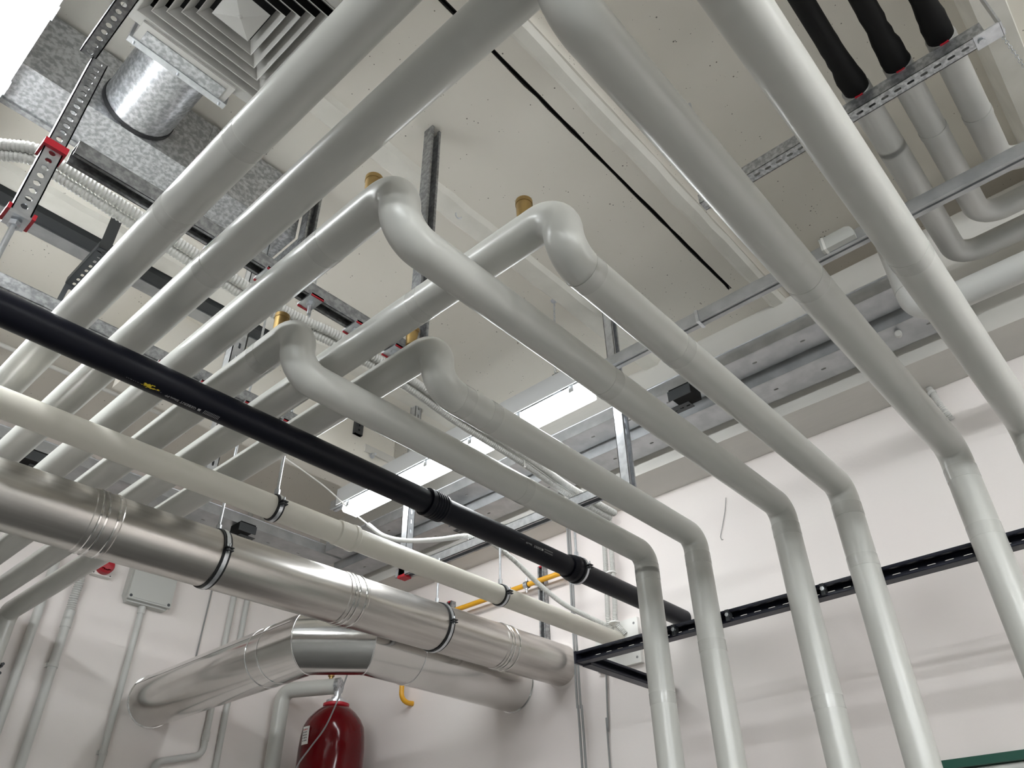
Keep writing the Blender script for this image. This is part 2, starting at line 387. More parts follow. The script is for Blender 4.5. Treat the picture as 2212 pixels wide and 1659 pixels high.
# little grey end box on the trunking
y0, y1 = along(1845, 500, (2.06, 0, 1.86), Y), along(1780, 545, (2.06, 0, 1.86), Y)
bt = thing('sensor_box', 'small grey flat box with a rounded end clipped to the trunking', 'box', (2.06, (y0 + y1) / 2, 1.84))
pr = [(0, 0), (y1 - y0, 0), (y1 - y0, 0.05), (0.02, 0.05), (0.006, 0.042), (0, 0.028)]
part('housing', MB().extrude([(a, b) for a, b in pr], (2.045, y0, 1.838), Y, Z, X, 0.024), 'box', bt)
part('band', MB().box(2.043, 2.07, y1 - 0.016, y1 - 0.008, 1.836, 1.889), 'white', bt)
def chain(name, top, bottom, label, n, clip=False):
    t = thing(name, label, 'chain', top); top = Vector(top); bottom = Vector(bottom); d = (bottom - top) / n
    part('ceiling_plate', MB().lathe(top, -Z, [(0, 0.016), (0.004, 0.014), (0.008, 0.006)], 16), 'zinc', t)
    for i in range(n):
        c = top + d * (i + 0.5); L = d.length * 0.62
        s = X if i % 2 else Y; dd = d.normalized()
        pts = [c + dd * (L * math.cos(a)) + s * (0.0045 * math.sin(a)) for a in [2 * math.pi * k / 12 for k in range(13)]]
        part('link', MB().sweep(pts, 0.0012, 5, False), 'zinc', t)
    if clip:
        part('clip_plate', MB().perf(bottom + Z * 0.005 - X * 0.004, -Z, Y, X, 0.085, 0.03, 0.02, 0.012, 0.008, 0.003), 'dark', t)
        part('clip_jaw', MB().box(bottom.x - 0.018, bottom.x + 0.012, bottom.y - 0.02, bottom.y + 0.02, bottom.z - 0.092, bottom.z - 0.08), 'zinc', t)
    return t
ct = at(1197, 650, 'Z', HC); cb = at(1200, 810, 'X', ct.x)
chain('suspension_chain', ct, cb, 'thin chain with dark clip hanging from ceiling to lamp trunking', 34, True)
ct = at(2160, 70, 'Z', HC - 0.09)
chain('suspension_chain', ct, (ct.x, ct.y, ct.z - 0.32), 'thin chain hanging from the ceiling rib at top right', 26)
h = at(985, 458, 'Z', HC - 0.012)
single('ceiling_hook', MB().sweep([h + Vector(p) for p in ((0, 0, 0.01), (0, 0, -0.02), (0.004, -0.004, -0.032), (0.014, -0.01, -0.034), (0.018, -0.012, -0.024))], 0.0028, 8), 'zinc', 'small open steel hook screwed into the pale ceiling strip', 'hook')

# ================================================================ the six insulated pipes
def pipe_run(parent, name, a, b, r=PR, m='jacket', seg=40): return part(name, MB().sweep([a, b], r, seg, True), m, parent)
def tape(parent, p, d, t, r=PR, w=0.036):
    p = Vector(p) + Vector(d) * t; return part('tape_band', MB().lathe(p, d, [(-w / 2, r), (-w / 2, r + .0005), (w / 2, r + .0005), (w / 2, r)], 40, caps=False), 'tape', parent)
YL = 4.085
def insulated(xr, yr, label, bands_x=(), bands_y=(), bands_z=(), vent=None):
    t = thing('insulated_pipe', label, 'pipe', (XV, yr, FLOOR), 'grey insulated heating pipes')
    jr = (ZY - ZX) / 2 - 0.0005; rr = 0.066; g = jr + 0.016
    pipe_run(t, 'upper_run', (xr, YL - rr, ZY), (xr, yr + g, ZY))
    pts = fillet([(xr, yr + g, ZY), (xr, yr, ZY), (xr, yr, ZX), (xr + g, yr, ZX)], jr, 14)
    part('offset_bend', MB().sweep(pts, PR, 40), 'jacket', t)
    pipe_run(t, 'lower_run', (xr + g, yr, ZX), (XV - rr, yr, ZX))
    part('riser_elbow', MB().sweep(fillet([(XV - rr, yr, ZX), (XV, yr, ZX), (XV, yr, ZX - rr)], rr - 0.016, 14), PR, 40), 'jacket', t)
    pipe_run(t, 'riser', (XV, yr, ZX - rr), (XV, yr, FLOOR))
    part('wall_elbow', MB().sweep(fillet([(xr, YL - rr, ZY), (xr, YL, ZY), (xr, YL, ZY - rr)], rr - 0.016, 14), PR, 40), 'jacket', t)
    pipe_run(t, 'wall_drop', (xr, YL, ZY - rr), (xr, YL, FLOOR))
    for px in bands_x: tape(t, (0, yr, ZX), X, along(*px, (0, yr, ZX), X))
    for px in bands_y: tape(t, (xr, 0, ZY), Y, along(*px, (xr, 0, ZY), Y))
    for px in bands_z: tape(t, (XV, yr, 0), Z, along(*px, (XV, yr, 0), Z))
    tape(t, (XV, yr, ZX - rr), -Z, 0.02, w=0.04)
    if vent:
        yv = yr + vent; v = part('air_vent', MB().lathe((xr, yv, ZY + PR - 0.004), Z, [(0, 0.011), (0.014, 0.011), (0.014, 0.0175), (0.058, 0.019)], 24), 'brass', t, 'brass automatic air vent')
        part('vent_cap', MB().lathe((xr, yv, ZY + PR + 0.054), Z, [(0, 0.0202), (0.012, 0.0202), (0.014, 0.018)], 24), 'brass', v)
    return t
XR = dict(F=.369, E=.513, C=.652, A=.783, D=.930, B=1.067)
YR = dict(A=1.407, B=1.200, C=.873, D=.671, E=.338, F=.145)
insulated(XR['A'], YR['A'], 'grey insulated pipe whose riser is leftmost on the right wall', [(1130, 1050)], [(560, 760)], [(1397, 1232), (1448, 1510)], 0.115)
insulated(XR['B'], YR['B'], 'grey insulated pipe with the second riser from the left', [(1085, 850), (1000, 860)], [], [(1510, 1400)], 0.11)
insulated(XR['C'], YR['C'], 'grey insulated pipe with the third riser, bend beside hanging strut', [(1330, 800)], [(700, 530)], [(1790, 1520)], 0.105)
insulated(XR['D'], YR['D'], 'grey insulated pipe with the fourth riser from the left', [(1480, 735), (1275, 580)], [(900, 640)], [(1868, 1215)], 0.105)
insulated(XR['E'], YR['E'], 'grey insulated pipe with the fifth riser, bend at top centre', [(1740, 610)], [(470, 590)], [(2125, 1150)])
insulated(XR['F'], YR['F'], 'grey insulated pipe at the right edge, outermost of the six', [(1945, 560)], [(500, 270), (350, 430)], [])

# ================================================================ hangers and rails over the pipes
def strut(name, o, el, ew, en, L, label, m='zinc', slots=(0.05, 0.022, 0.011), cap=None, **k):
    t = thing(name, label, 'strut', o)
    channel(t, o, el, ew, en, L, m=m, slots=slots, **k)
    if cap:
        o = Vector(o); c = o + Vector(el) * (L + 0.003) + Vector(en) * 0.0205
        part('end_cap', MB().obox(c, el, ew, en, 0.006, 0.0225, 0.0225), 'red', t, 'red plastic end cap')
    return t
strut('strut_channel', (1.088, 1.333, HC), -Z, X, -Y, HC - 1.36, 'dark slotted strut hanging from ceiling between two pipe bends', 'galvd')
strut('support_rail', (0.165, 1.3875, 1.411), X, Y, -Z, 0.995, 'galvanised rail crossing above the pipes nearest the bends', 'galvd', None)
strut('support_rail', (-0.9, 1.9205, 1.402), X, Y, -Z, 2.04, 'galvanised rail crossing above the pipes near the black pipe', 'galvd', None)
strut('strut_channel', (0.855, 1.90, HC), -Z, X, Y, HC - 1.402, 'slotted strut holding the middle pipe rail', 'zinc')
strut('strut_channel', (1.07, 2.36, HC), -Z, X, Y, HC - 1.34, 'slotted strut glimpsed above the ivory pipe', 'zinc')
def rail_hanger(x, y, zr, label):
    t = thing('rail_hanger', label, 'pipe hanger', (x, y, zr), 'hangers between rail and pipe')
    part('plate', MB().box(x - 0.02, x + 0.02, y - 0.032, y + 0.032, zr - 0.006, zr), 'zinc', t)
    for s in (-1, 1): part('clip', MB().box(x - 0.019, x + 0.019, y + s * 0.03 - 0.002, y + s * 0.03 + 0.002, zr - 0.009, zr - 0.001), 'red', t, 'red plastic clip')
    part('nut', MB().lathe((x, y, zr - 0.006), -Z, [(0, 0.01), (0.01, 0.01)], 6, False), 'zinc', t)
    part('rod', MB().sweep([(x, y, zr), (x, y, ZY + PR - 0.008)], 0.005, 12), 'zinc', t)
for k, nm in (('E', 'second'), ('C', 'third'), ('A', 'fourth'), ('D', 'fifth'), ('B', 'sixth')):
    rail_hanger(XR[k], 1.3875, 1.37, 'zinc hanger with red clips on the front rail, %s pipe from the upper left' % nm)
for k, nm in (('F', 'first'), ('E', 'second'), ('C', 'third'), ('A', 'fourth'), ('D', 'fifth'), ('B', 'sixth')):
    rail_hanger(XR[k], 1.9205, 1.361, 'zinc hanger with red clips on the rear rail, %s pipe from the upper left' % nm)

# upper left slotted struts
SY, SXU, ZTOP, ZMID, ZLOW = 1.335, 0.128, 1.628, 1.325, 1.122
strut('strut_channel', (0.102, 0.1, ZTOP - .002), Y, X, Z, SY + 0.005 - 0.1, 'slotted strut with round holes reaching down from the top edge', 'galvd', (0.0225, 0.0135, 0.0135), W=0.034, D=0.034)
strut('strut_channel', (SXU, SY - 0.002, ZTOP), -Z, X, Y, ZTOP - ZMID, 'upper vertical strut with round holes in front of the round duct', 'galvd', (0.0225, 0.0135, 0.0135), W=0.034, D=0.03)
t = strut('strut_channel', (SXU, SY - 0.002, ZMID - 0.012), -Z, X, Y, ZMID - 0.012 - ZLOW, 'lower vertical strut with round holes below the red coupling', 'zinc', (0.0225, 0.0135, 0.0135), W=0.036, D=0.03)
part('coupling', MB().obox((SXU, SY + 0.012, ZMID - 0.006), X, Y, Z, 0.023, 0.022, 0.009), 'red', t, 'red plastic coupling')
part('end_plate', MB().box(SXU - 0.019, SXU + 0.019, SY - 0.008, SY + 0.034, ZLOW - 0.008, ZLOW), 'zinc', t)
for s_ in (-1, 1): part('clip', MB().box(SXU + s_ * 0.022 - 0.003, SXU + s_ * 0.022 + 0.003, SY - 0.012, SY + 0.03, ZLOW - 0.006, ZLOW + 0.008), 'red', t, 'red plastic clip')
part('rod', MB().sweep([(SXU, SY + 0.012, ZLOW), (SXU, SY + 0.012, ZLOW - 0.3)], 0.0055, 12), 'zinc', t)
part('nut', MB().lathe((SXU, SY + 0.012, ZLOW - 0.012), -Z, [(0, 0.011), (0.011, 0.011)], 6, False), 'zinc', t)

# ================================================================ ventilation
D0Y, D1Y, DZB, DZT = 1.835, 1.99, 2.04, 2.30
t = thing('air_duct', 'rectangular galvanised air duct along the ceiling at upper left', 'duct', (0, 1.91, DZB))
part('duct_body', MB().box(BACKX, 0.93, D0Y, D1Y, DZB, DZT), 'galv', t)
for x in (-1.2, -0.15, 0.28, 0.55, 0.9): part('seam', MB().box(x, x + 0.018, D0Y - 0.003, D1Y + 0.003, DZB - 0.003, DZT), 'galv', t)
part('bottom_flange', MB().box(BACKX, 0.93, D1Y, D1Y + 0.02, DZB - 0.006, DZB + 0.03), 'galvd', t)
t = thing('duct_hanger', 'galvanised hanger strut and cross bar holding the end of the air duct', 'strut', (0.95, 1.85, DZB))
channel(t, (0.953, 1.82, HC), -Z, X, -Y, HC - DZB + 0.03, m='galvd', slots=(0.05, 0.022, 0.011))
part('cross_bar', MB().box(0.934, 0.972, 1.80, 2.04, DZB - 0.045, DZB - 0.008), 'galvd', t)
DX, DY_, DD = 0.353, 1.262, 2.04
t = thing('ceiling_diffuser', 'square grey ceiling diffuser with nested louvres beside the round duct', 'diffuser', (DX, DY_, DD))
def frame(h0, z0, h1, z1, th=0.002):
    mb = MB()
    q = lambda h, z: [(DX - h, DY_ - h, z), (DX + h, DY_ - h, z), (DX + h, DY_ + h, z), (DX - h, DY_ + h, z)]
    vs = q(h0, z0) + q(h1, z1) + q(h0 - th, z0 + 0.001) + q(h1 - th, z1 + 0.001)
    fs = []
    for i in range(4):
        j = (i + 1) % 4; fs += [(i, j, 4 + j, 4 + i), (8 + i, 12 + i, 12 + j, 8 + j), (i, 8 + i, 8 + j, j), (4 + i, 4 + j, 12 + j, 12 + i)]
    return mb.add(vs, fs)
part('outer_frame', frame(0.225, DD, 0.196, DD + 0.004), 'diff', t)
part('frame_lip', frame(0.226, DD, 0.2255, DD + 0.03), 'diff', t)
for h in (0.196, 0.168, 0.140, 0.112, 0.084): part('louvre', frame(h, DD + 0.002, h - 0.019, DD + 0.03), 'diff', t)
mb = MB(); h = 0.055
mb.add([(DX - h, DY_ - h, DD + 0.004), (DX + h, DY_ - h, DD + 0.004), (DX + h, DY_ + h, DD + 0.004), (DX - h, DY_ + h, DD + 0.004), (DX, DY_, DD - 0.012), (DX, DY_, DD + 0.02)],
       [(0, 4, 1), (1, 4, 2), (2, 4, 3), (3, 4, 0), (0, 1, 5), (1, 2, 5), (2, 3, 5), (3, 0, 5)])
cp = part('centre_plate', mb, 'diff', t)
part('screw', MB().lathe((DX, DY_, DD - 0.008), -Z, [(0, 0.007), (0.004, 0.006), (0.006, 0.002)], 16), 'diff', cp)
pl = MB(); h = 0.205; z0, z1 = DD + 0.033, HC - 0.015
for a in (-1, 1):
    pl.box(DX + a * h - 0.002, DX + a * h + 0.002, DY_ - h, DY_ + h, z0, z1); pl.box(DX - h, DX + h, DY_ + a * h - 0.002, DY_ + a * h + 0.002, z0, z1)
pl.box(DX - h, DX + h, DY_ - h, DY_ + h, z1, z1 + 0.004)
part('plenum_box', pl, 'galvd', t)
part('plenum_lining', MB().box(DX - h + .004, DX + h - .004, DY_ - h + .004, DY_ + h - .004, z0 + 0.06, z1 - 0.01), 'foam', t)
SX, SZ, SR = 0.325, 2.152, 0.108
t = thing('round_duct', 'short round galvanised duct joining the diffuser box to the duct', 'duct', (SX, 1.65, SZ - SR))
part('duct_shell', MB().sweep([(SX, 1.53, SZ), (SX, D0Y, SZ)], SR, 48), 'galv', t)
part('sealing_ring', MB().lathe((SX, D0Y - 0.03, SZ), Y, [(0.016, SR), (0.016, SR + 0.003), (0.03, SR + 0.004)], 48), 'rubber', t)
cf = MB(); cx0, cx1, cz0, cz1 = 0.185, 0.465, 2.035, 2.29
cf.box(cx0, cx1, 1.467, 1.54, cz0, cz1)
fl = part('collar_plate', cf, 'diff', t)
part('collar_rim', MB().box(cx0 - 0.008, cx1 + 0.008, 1.528, 1.548, cz0 - 0.006, cz1), 'zinc', fl)
part('collar_strip', MB().box(cx0 + 0.02, cx1 - 0.02, 1.485, 1.528, cz0 - 0.003, cz0 + 0.02), 'galv', fl)
for x in (cx0 + 0.01, cx1 - 0.01, SX): part('rivet', MB().lathe((x, 1.538, cz0 - 0.002), -Z, [(0, .004), (.015, .003)], 8), 'zinc', fl)
# ceiling channel left of the pipes
t = thing('ceiling_channel', 'dark flat cable channel fixed to the ceiling at the left', 'channel', (0, 2.7, HC - 0.04))
part('channel_body', MB().box(BACKX, 1.6, 2.655, 2.72, HC - 0.03, HC), 'dark', t)
part('cover_board', MB().box(BACKX, 1.6, 2.722, 2.79, HC - 0.035, HC), 'tray', t)
t = thing('slotted_bracket', 'dark slotted bracket bent down, left of the outermost pipe', 'bracket', (0.5, 2.7, HC))
bx = 0.52
part('arm', MB().perf((bx, 2.45, 2.10), Y, X, Z, 0.28, 0.05, 0.035, 0.02, 0.012, 0.003), 'dark', t)
part('arm_flange', MB().box(bx - 0.027, bx - 0.024, 2.45, 2.73, 2.10, 2.13), 'dark', t)
part('foot', MB().perf((bx, 2.73, 2.10), Vector((0, 0.35, -0.94)), X, Vector((0, 0.94, 0.35)), 0.085, 0.05, 0.08, 0.05, 0.014, 0.003), 'dark', t)
part('stem', MB().box(bx - 0.02, bx + 0.02, 2.47, 2.475, 2.10, HC), 'dark', t)

# ================================================================ drain, vent and flue pipes
def wrap_text(body, size, p, d, up, r, parent, m='print', flip=False):
    """flat lettering laid onto a pipe of radius r: p on the axis, d reading direction, up = outward at text centre"""
    cu = bpy.data.curves.new('lettering', 'FONT'); cu.body = body; cu.size = size; cu.align_x = 'CENTER'; cu.align_y = 'CENTER'; cu.resolution_u = 2
    tmp = bpy.data.objects.new('lettering', cu); COL.objects.link(tmp)
    me = bpy.data.meshes.new_from_object(tmp); bpy.data.objects.remove(tmp)
    p = Vector(p); d = Vector(d).normalized(); up = Vector(up); up = (up - d * up.dot(d)).normalized(); s = up.cross(d)
    mb = MB(); vs = []
    for v in me.vertices:
        a = v.co.y / r; vs.append(p + d * v.co.x + (up * math.cos(a) + s * math.sin(a)) * (r + 0.0005))
    mb.add(vs, [list(f.vertices) for f in me.polygons]); bpy.data.meshes.remove(me)
    return part('lettering', mb, m, parent)
def clamp(px, axis, r, label, ztop, w=0.022, colour='zinc'):
    x = along(*px, axis, FD if axis is FLU else X); c = Vector((x, axis[1], axis[2] + (FS * x if axis is FLU else 0)))
    t = thing('pipe_clamp', label, 'pipe clamp', c)
    part('rubber_lining', MB().lathe(c, X, [(-w * .55, r), (-w * .55, r + .004), (w * .55, r + .004), (w * .55, r)], 48, caps=False), 'rubber', t)
    part('clamp_band', MB().lathe(c, X, [(-w * .26, r + .004), (-w * .26, r + .0062), (w * .26, r + .0062), (w * .26, r + .004)], 48, caps=False), 'zinc', t)
    for a in (-1, 1):
        e = c + Y * a * (r + 0.012)
        lug = part('clamp_lug', MB().box(e.x - w * .5, e.x + w * .5, e.y - 0.009, e.y + 0.009, e.z - 0.006, e.z - 0.003).box(e.x - w * .5, e.x + w * .5, e.y - 0.009, e.y + 0.009, e.z + 0.003, e.z + 0.006), 'dark', t)
        part('bolt', MB().sweep([e + Z * 0.02, e - Z * 0.012], 0.003, 8), 'zinc', lug)
    part('rod_socket', MB().lathe(c + Z * (r + .0065), Z, [(0, 0.009), (0.02, 0.009)], 6, False), 'zinc', t)
    part('threaded_rod', MB().sweep([c + Z * (r + .02), Vector((x, c.y, ztop))], 0.0048, 10), 'zinc', t)
    return t
BLK = (0, 1.67, 1.144); BR = 0.0383
WHT = (0, 2.006, 1.119); WR = 0.0383
FLU = (0, 2.352, 1.0394); FR = 0.0955; FS = 0.0145
FD = Vector((1, 0, FS)).normalized()
toC = lambda ax, x: -Vector((x, ax[1], ax[2]))
t = thing('drain_pipe', 'black plastic drain pipe running under the grey pipes to the wall', 'pipe', (0, 1.67, 1.144 - BR))
part('pipe_body', MB().sweep([(BACKX, 1.67, 1.144), (WX, 1.67, 1.144)], BR, 48), 'black', t)
x = along(935, 1092, BLK, X); k = [(-0.035, BR), (-0.035, BR + .007)]
for i in range(5): k += [(-0.02 + i * .011, BR + .007), (-0.018 + i * .011, BR + .0045), (-0.014 + i * .011, BR + .0045), (-0.012 + i * .011, BR + .007)]
k += [(0.04, BR + .006), (0.04, BR)]
part('coupling_sleeve', MB().lathe((x, 1.67, 1.144), X, k, 48, caps=False), 'black', t)
x = along(1245, 1222, BLK, X)
part('coupling_sleeve', MB().lathe((x, 1.67, 1.144), X, [(-.045, BR), (-.045, BR + .006), (-.02, BR + .011), (-.005, BR + .011), (0, BR + .006), (.006, BR + .011), (.022, BR + .011), (.022, BR)], 48, caps=False), 'black', t)
for (px, txt, sz, lift) in (((396, 878), 'GEBERIT', 0.0115, 0.9), ((362, 862), 'Silent-PP', 0.010, 0.9), ((285, 818), '- - -- - - -- - -', 0.008, 0.85), ((335, 838), '- - -- -', 0.008, 0.85), ((444, 902), '||||||||||||', 0.014, 0.9),
                            ((1150, 1173), 'GEBERIT', 0.0115, -0.45), ((1131, 1164), 'Silent-PP', 0.009, -0.45), ((1173, 1184), '||||||||||||', 0.015, -0.45), ((1118, 1155), '- - -- - -', 0.007, -0.6)):
    xx = along(*px, BLK, X); v = toC(BLK, xx); a = v - X * v.dot(X); a.normalize()
    side = Vector((0, -a.z, a.y)); wrap_text(txt, sz, (xx, 1.67, 1.144), -X, a + side * lift, BR, t)
for px, lift in (((419, 889), 0.9), ((1160, 1178), -0.45)):
    xx = along(*px, BLK, X); v = toC(BLK, xx); a = v - X * v.dot(X); a.normalize(); side = Vector((0, -a.z, a.y)); a = (a + side * lift).normalized()
    part('print_mark', MB().obox(Vector((xx, 1.67, 1.144)) + a * BR, X, a.cross(X), a, .0035, .0035, .0005), 'print', t)
xx = along(312, 832, BLK, X); v = toC(BLK, xx); a = v - X * v.dot(X); a.normalize(); side = Vector((0, -a.z, a.y))
mb = MB()
for i in range(46):
    u = xx + random.gauss(0, 0.007); th = 0.62 + random.gauss(0, 0.09); L = random.uniform(0.002, 0.005)
    dr = (a * math.cos(th) + side * math.sin(th)); tn = dr.cross(X).normalized()
    c = Vector((u, 1.67, 1.144)) + dr * (BR + 0.0007); mb.add([c - X * L, c + tn * L * .5, c + X * L, c - tn * L * .5], [(0, 1, 2, 3)])
part('chalk_mark', mb, 'chalk', t, 'yellow chalk scribble', kind='stuff')
t = thing('vent_pipe', 'ivory plastic pipe between the black pipe and the steel flue', 'pipe', (0, 2.006, 1.119 - WR))
part('pipe_body', MB().sweep([(BACKX, 2.006, 1.119), (WX, 2.006, 1.119)], WR, 48), 'pp', t)
x = along(757, 1155, WHT, X)
part('socket', MB().lathe((x, 2.006, 1.119), X, [(-.06, WR), (-.055, WR + .004), (0, WR + .004), (0.004, WR + .0065), (.02, WR + .0065), (.024, WR + .003), (.024, WR)], 48, caps=False), 'pp', t)
def fp(x): return Vector((x, FLU[1], FLU[2] + FS * x))
t = thing('flue_pipe', 'large stainless steel flue pipe entering the right wall', 'flue', (0, FLU[1], FLU[2] - FR))
part('flue_body', MB().sweep([fp(BACKX), fp(WX)], FR, 64), 'steel', t)
part('wall_collar', MB().lathe(fp(WX), -X, [(0, FR + .012), (0.004, FR + .008), (0.012, FR)], 48, caps=False), 'wall', t, 'rough mortar collar')
for px in ((213, 1118), (748, 1288), (1082, 1392)):
    c = fp(along(*px, FLU, FD))
    bd = part('joint_collar', MB().lathe(c, FD, [(-.045, FR), (-.042, FR + .002), (.038, FR + .002), (.042, FR)], 64, caps=False), 'steel', t)
    for q in (-.024, -.006, 0.026): part('bead', MB().lathe(c + FD * q, FD, [(-.005, FR + .001), (-.0025, FR + .0045), (.0025, FR + .0045), (.005, FR + .001)], 64, caps=False), 'alu', bd)
RZ = 1.372
clamp((597, 1088), WHT, WR, 'steel clamp with black lining on the ivory pipe, left one', HC)
clamp((1082, 1283), WHT, WR, 'steel clamp with black lining on the ivory pipe near the wall', RZ)
clamp((462, 1195), FLU, FR, 'steel clamp with black lining on the flue, left one', HC, 0.026)
clamp((945, 1345), FLU, FR, 'steel clamp with black lining on the flue near the wall', RZ, 0.026)
clamp((1250, 1226), BLK, BR + 0.009, 'dark clamp on the coupling of the black pipe', RZ, 0.02)
XRAIL = 2.196
strut('support_rail', (XRAIL, 1.40, RZ + .041), Y, X, -Z, 1.26, 'bright zinc rail carrying the clamp rods of the three pipes', 'zinc', None)
strut('strut_channel', (XRAIL, 1.395, HC), -Z, X, -Y, HC - RZ, 'bright strut hanging from ceiling right of the lamp', 'zinc')
strut('strut_channel', (XRAIL, 2.60, HC), -Z, X, Y, HC - 1.375, 'slotted strut with red end cap hanging left of the lamp', 'zinc', cap=True)

# lower clad duct with a mitred bend
AX, AY, AZ, AR = 1.883, 2.663, 1.052, 0.1275
t = thing('clad_duct', 'aluminium clad duct with a segmented bend between the two walls', 'duct', (AX, AY, AZ - AR))
c = 0.17
def mitre(pts, r, seg=56):
    """tube with flat mitred joints; returns one MB per segment"""
    pts = [Vector(p) for p in pts]; out = []; n = len(pts)
    dirs = [(pts[i + 1] - pts[i]).normalized() for i in range(n - 1)]
    for i in range(n - 1):
        d = dirs[i]; u = Z; w_ = d.cross(u).normalized(); rings = []
        for j, q in ((i, pts[i]), (i + 1, pts[i + 1])):
            if 0 < j < n - 1: nrm = (dirs[j - 1] + dirs[j]).normalized()
            else: nrm = d
            ring = []
            for k in range(seg):
                a = 2 * math.pi * k / seg; e = q + (u * math.cos(a) + w_ * math.sin(a)) * r
                ring.append(e + d * ((q - e).dot(nrm) / d.dot(nrm)))
            rings.append(ring)
        mb = MB().add(rings[0] + rings[1], [(k, (k + 1) % seg, seg + (k + 1) % seg, seg + k) for k in range(seg)], True); out.append((mb, rings))
    return out
pts = [(AX, WY, AZ), (AX, AY + 0.46, AZ), (AX, AY + c, AZ), (AX + c, AY, AZ), (AX + 0.40, AY, AZ), (WX, AY, AZ)]
for i, (mb, rings) in enumerate(mitre(pts, AR)):
    s = part('cladding_section', mb, 'alu', t)
    if i: part('joint_bead', MB().sweep(rings[0] + rings[0][:1], 0.0028, 6, False), 'chrome', s)
part('cladding_section', MB().sweep([(AX, AY + 0.37, AZ), (AX, AY + 0.374, AZ)], AR + 0.002, 56), 'chrome', t)
for p, d in (((AX, WY, AZ), -Y), ((WX, AY, AZ), -X)): part('wall_rosette', MB().lathe(p, d, [(0, AR + .004), (0.006, AR + .004), (0.006, AR)], 56, caps=False), 'chrome', t)
part('cladding_seam', MB().obox((AX - AR * .86, (AY + c + WY) / 2, AZ + AR * .52), Y, X, Z, (WY - AY - c) / 2, 0.002, 0.002), 'chrome', t)

# ================================================================ black frame on the right wall
FZ, FX = 0.871, 2.372
t = thing('wall_frame', 'blue-black coated channel frame clamping the risers off the wall', 'frame', (FX, 1.0, FZ - 0.03))
FY1 = along(1250, 1420, (FX, 0, FZ), Y)
fb = channel(t, (FX + 0.021, FY1, FZ), -Y, Z, -X, FY1 + 0.9, m='blue', slots=(0.05, 0.028, 0.011), name='front_channel')
part('end_cap', MB().box(FX - 0.022, FX + 0.022, FY1 - 0.004, FY1 + 0.006, FZ - 0.0225, FZ + 0.0225), 'blue', fb)
for y in (FY1 - 0.018, -0.6):
    channel(t, (FX + 0.022, y + 0.0205, FZ - 0.005), X, Z, -Y, WX - FX - 0.04, m='blue', name='wall_bracket')
for k in 'ABC':
    y = YR[k]
    nt_ = part('riser_clamp', MB().box(FX - 0.03, FX - 0.005, y - PR - 0.014, y - PR - 0.001, FZ - 0.018, FZ + 0.018), 'dark', t)
    part('bolt', MB().lathe((FX - 0.024, y - PR - 0.009, FZ), -X, [(0, 0.007), (0.012, 0.007)], 6, False), 'zinc', nt_)

# ================================================================ cable trays
def tray(name, label, o, el, ew, L, W=0.13, H=0.057, flip=1):
    """o = lower near corner; el along, ew across the floor of the tray"""
    t = thing(name, label, 'cable tray', o); o = Vector(o); el, ew = Vector(el), Vector(ew)
    part('tray_floor', MB().perf(o + ew * W / 2, el, ew, Z, L, W, 0.2, 0.02, 0.01, 0.0015), 'tray', t)
    for s in (0, W):
        part('tray_side', MB().obox(o + el * L / 2 + ew * s + Z * H / 2, el, ew, Z, L / 2, 0.0012, H / 2), 'tray', t)
        part('rolled_rim', MB().sweep([o + ew * s + Z * H, o + ew * s + Z * H + el * L], 0.004, 10), 'zinc', t)
    return t
tray('cable_tray', 'galvanised cable tray nearer the lamp along the right wall', (2.40, 0.2, 1.852), Y, X, 3.38, 0.13)
tray('cable_tray', 'galvanised cable tray against the edge beam of the right wall', (2.552, 0.2, 1.808), Y, X, 3.5, 0.15, 0.064)
tray('cable_tray', 'galvanised cable tray along the left wall above the pipes', (BACKX, 3.604, 1.852), X, Y, 2.53 - BACKX, 0.2)
def tray_bracket(px, c, label, el=Y):
    t = thing('tray_bracket', label, 'bracket', c); c = Vector(c); ew = X if el == Y else Y
    part('bracket_body', MB().obox(c, el, ew, Z, 0.045, 0.05, 0.018), 'foam', t)
    part('bracket_arm', MB().perf(c + ew * 0.045 - Z * 0.02, el, ew, Z, 0.09, 0.05, 0.03, 0.018, 0.008, 0.003), 'dark', t)
    part('bracket_cheek', MB().obox(c - ew * 0.05 - Z * 0.012, el, ew, Z, 0.05, 0.003, 0.022), 'dark', t)
p = at(1480, 855, 'Z', 1.80); tray_bracket(None, (p.x, p.y, 1.803), 'black bracket under the trays right of the bright strut')
p = at(72, 990, 'Z', 1.83); tray_bracket(None, p, 'black bracket under the left wall tray, leftmost', X)
p = at(525, 1143, 'Z', 1.83); tray_bracket(None, p, 'black bracket under the left wall tray above the flue', X)
p = at(1000, 1125, 'Z', 1.78); tray_bracket(None, p, 'black bracket under the trays beside the black coupling')
cx, cy = 2.05, 2.72
t = thing('ceiling_corbel', 'painted concrete block under the ceiling with a bolted steel plate', 'corbel', (2.1, 2.95, 1.98))
X1 = at(851, 980, 'Y', 2.85).x
part('block', MB().box(0.9, X1, 2.85, 3.15, 2.02, HC), 'ceil', t)
a, b = at(787, 960, 'Y', 2.85), at(850, 1006, 'Y', 2.85)
pt = part('plate', MB().box(a.x, b.x - 0.005, 2.838, 2.85, b.z, a.z), 'beam', t)
q = at(803, 985, 'Y', 2.84); part('bolt', MB().lathe(q, -Y, [(0, 0.016), (0.006, 0.016), (0.006, 0.009), (0.03, 0.008)], 12), 'zinc', pt)
q = at(777, 920, 'Y', 2.83)
t = thing('junction_clip', 'dark slotted steel clip on the concrete block', 'bracket', q)
part('clip_body', MB().perf(Vector((q.x, q.y, q.z + 0.05)), -Z, X, Y, 0.10, 0.05, 0.03, 0.014, 0.008, 0.02), 'dark', t)

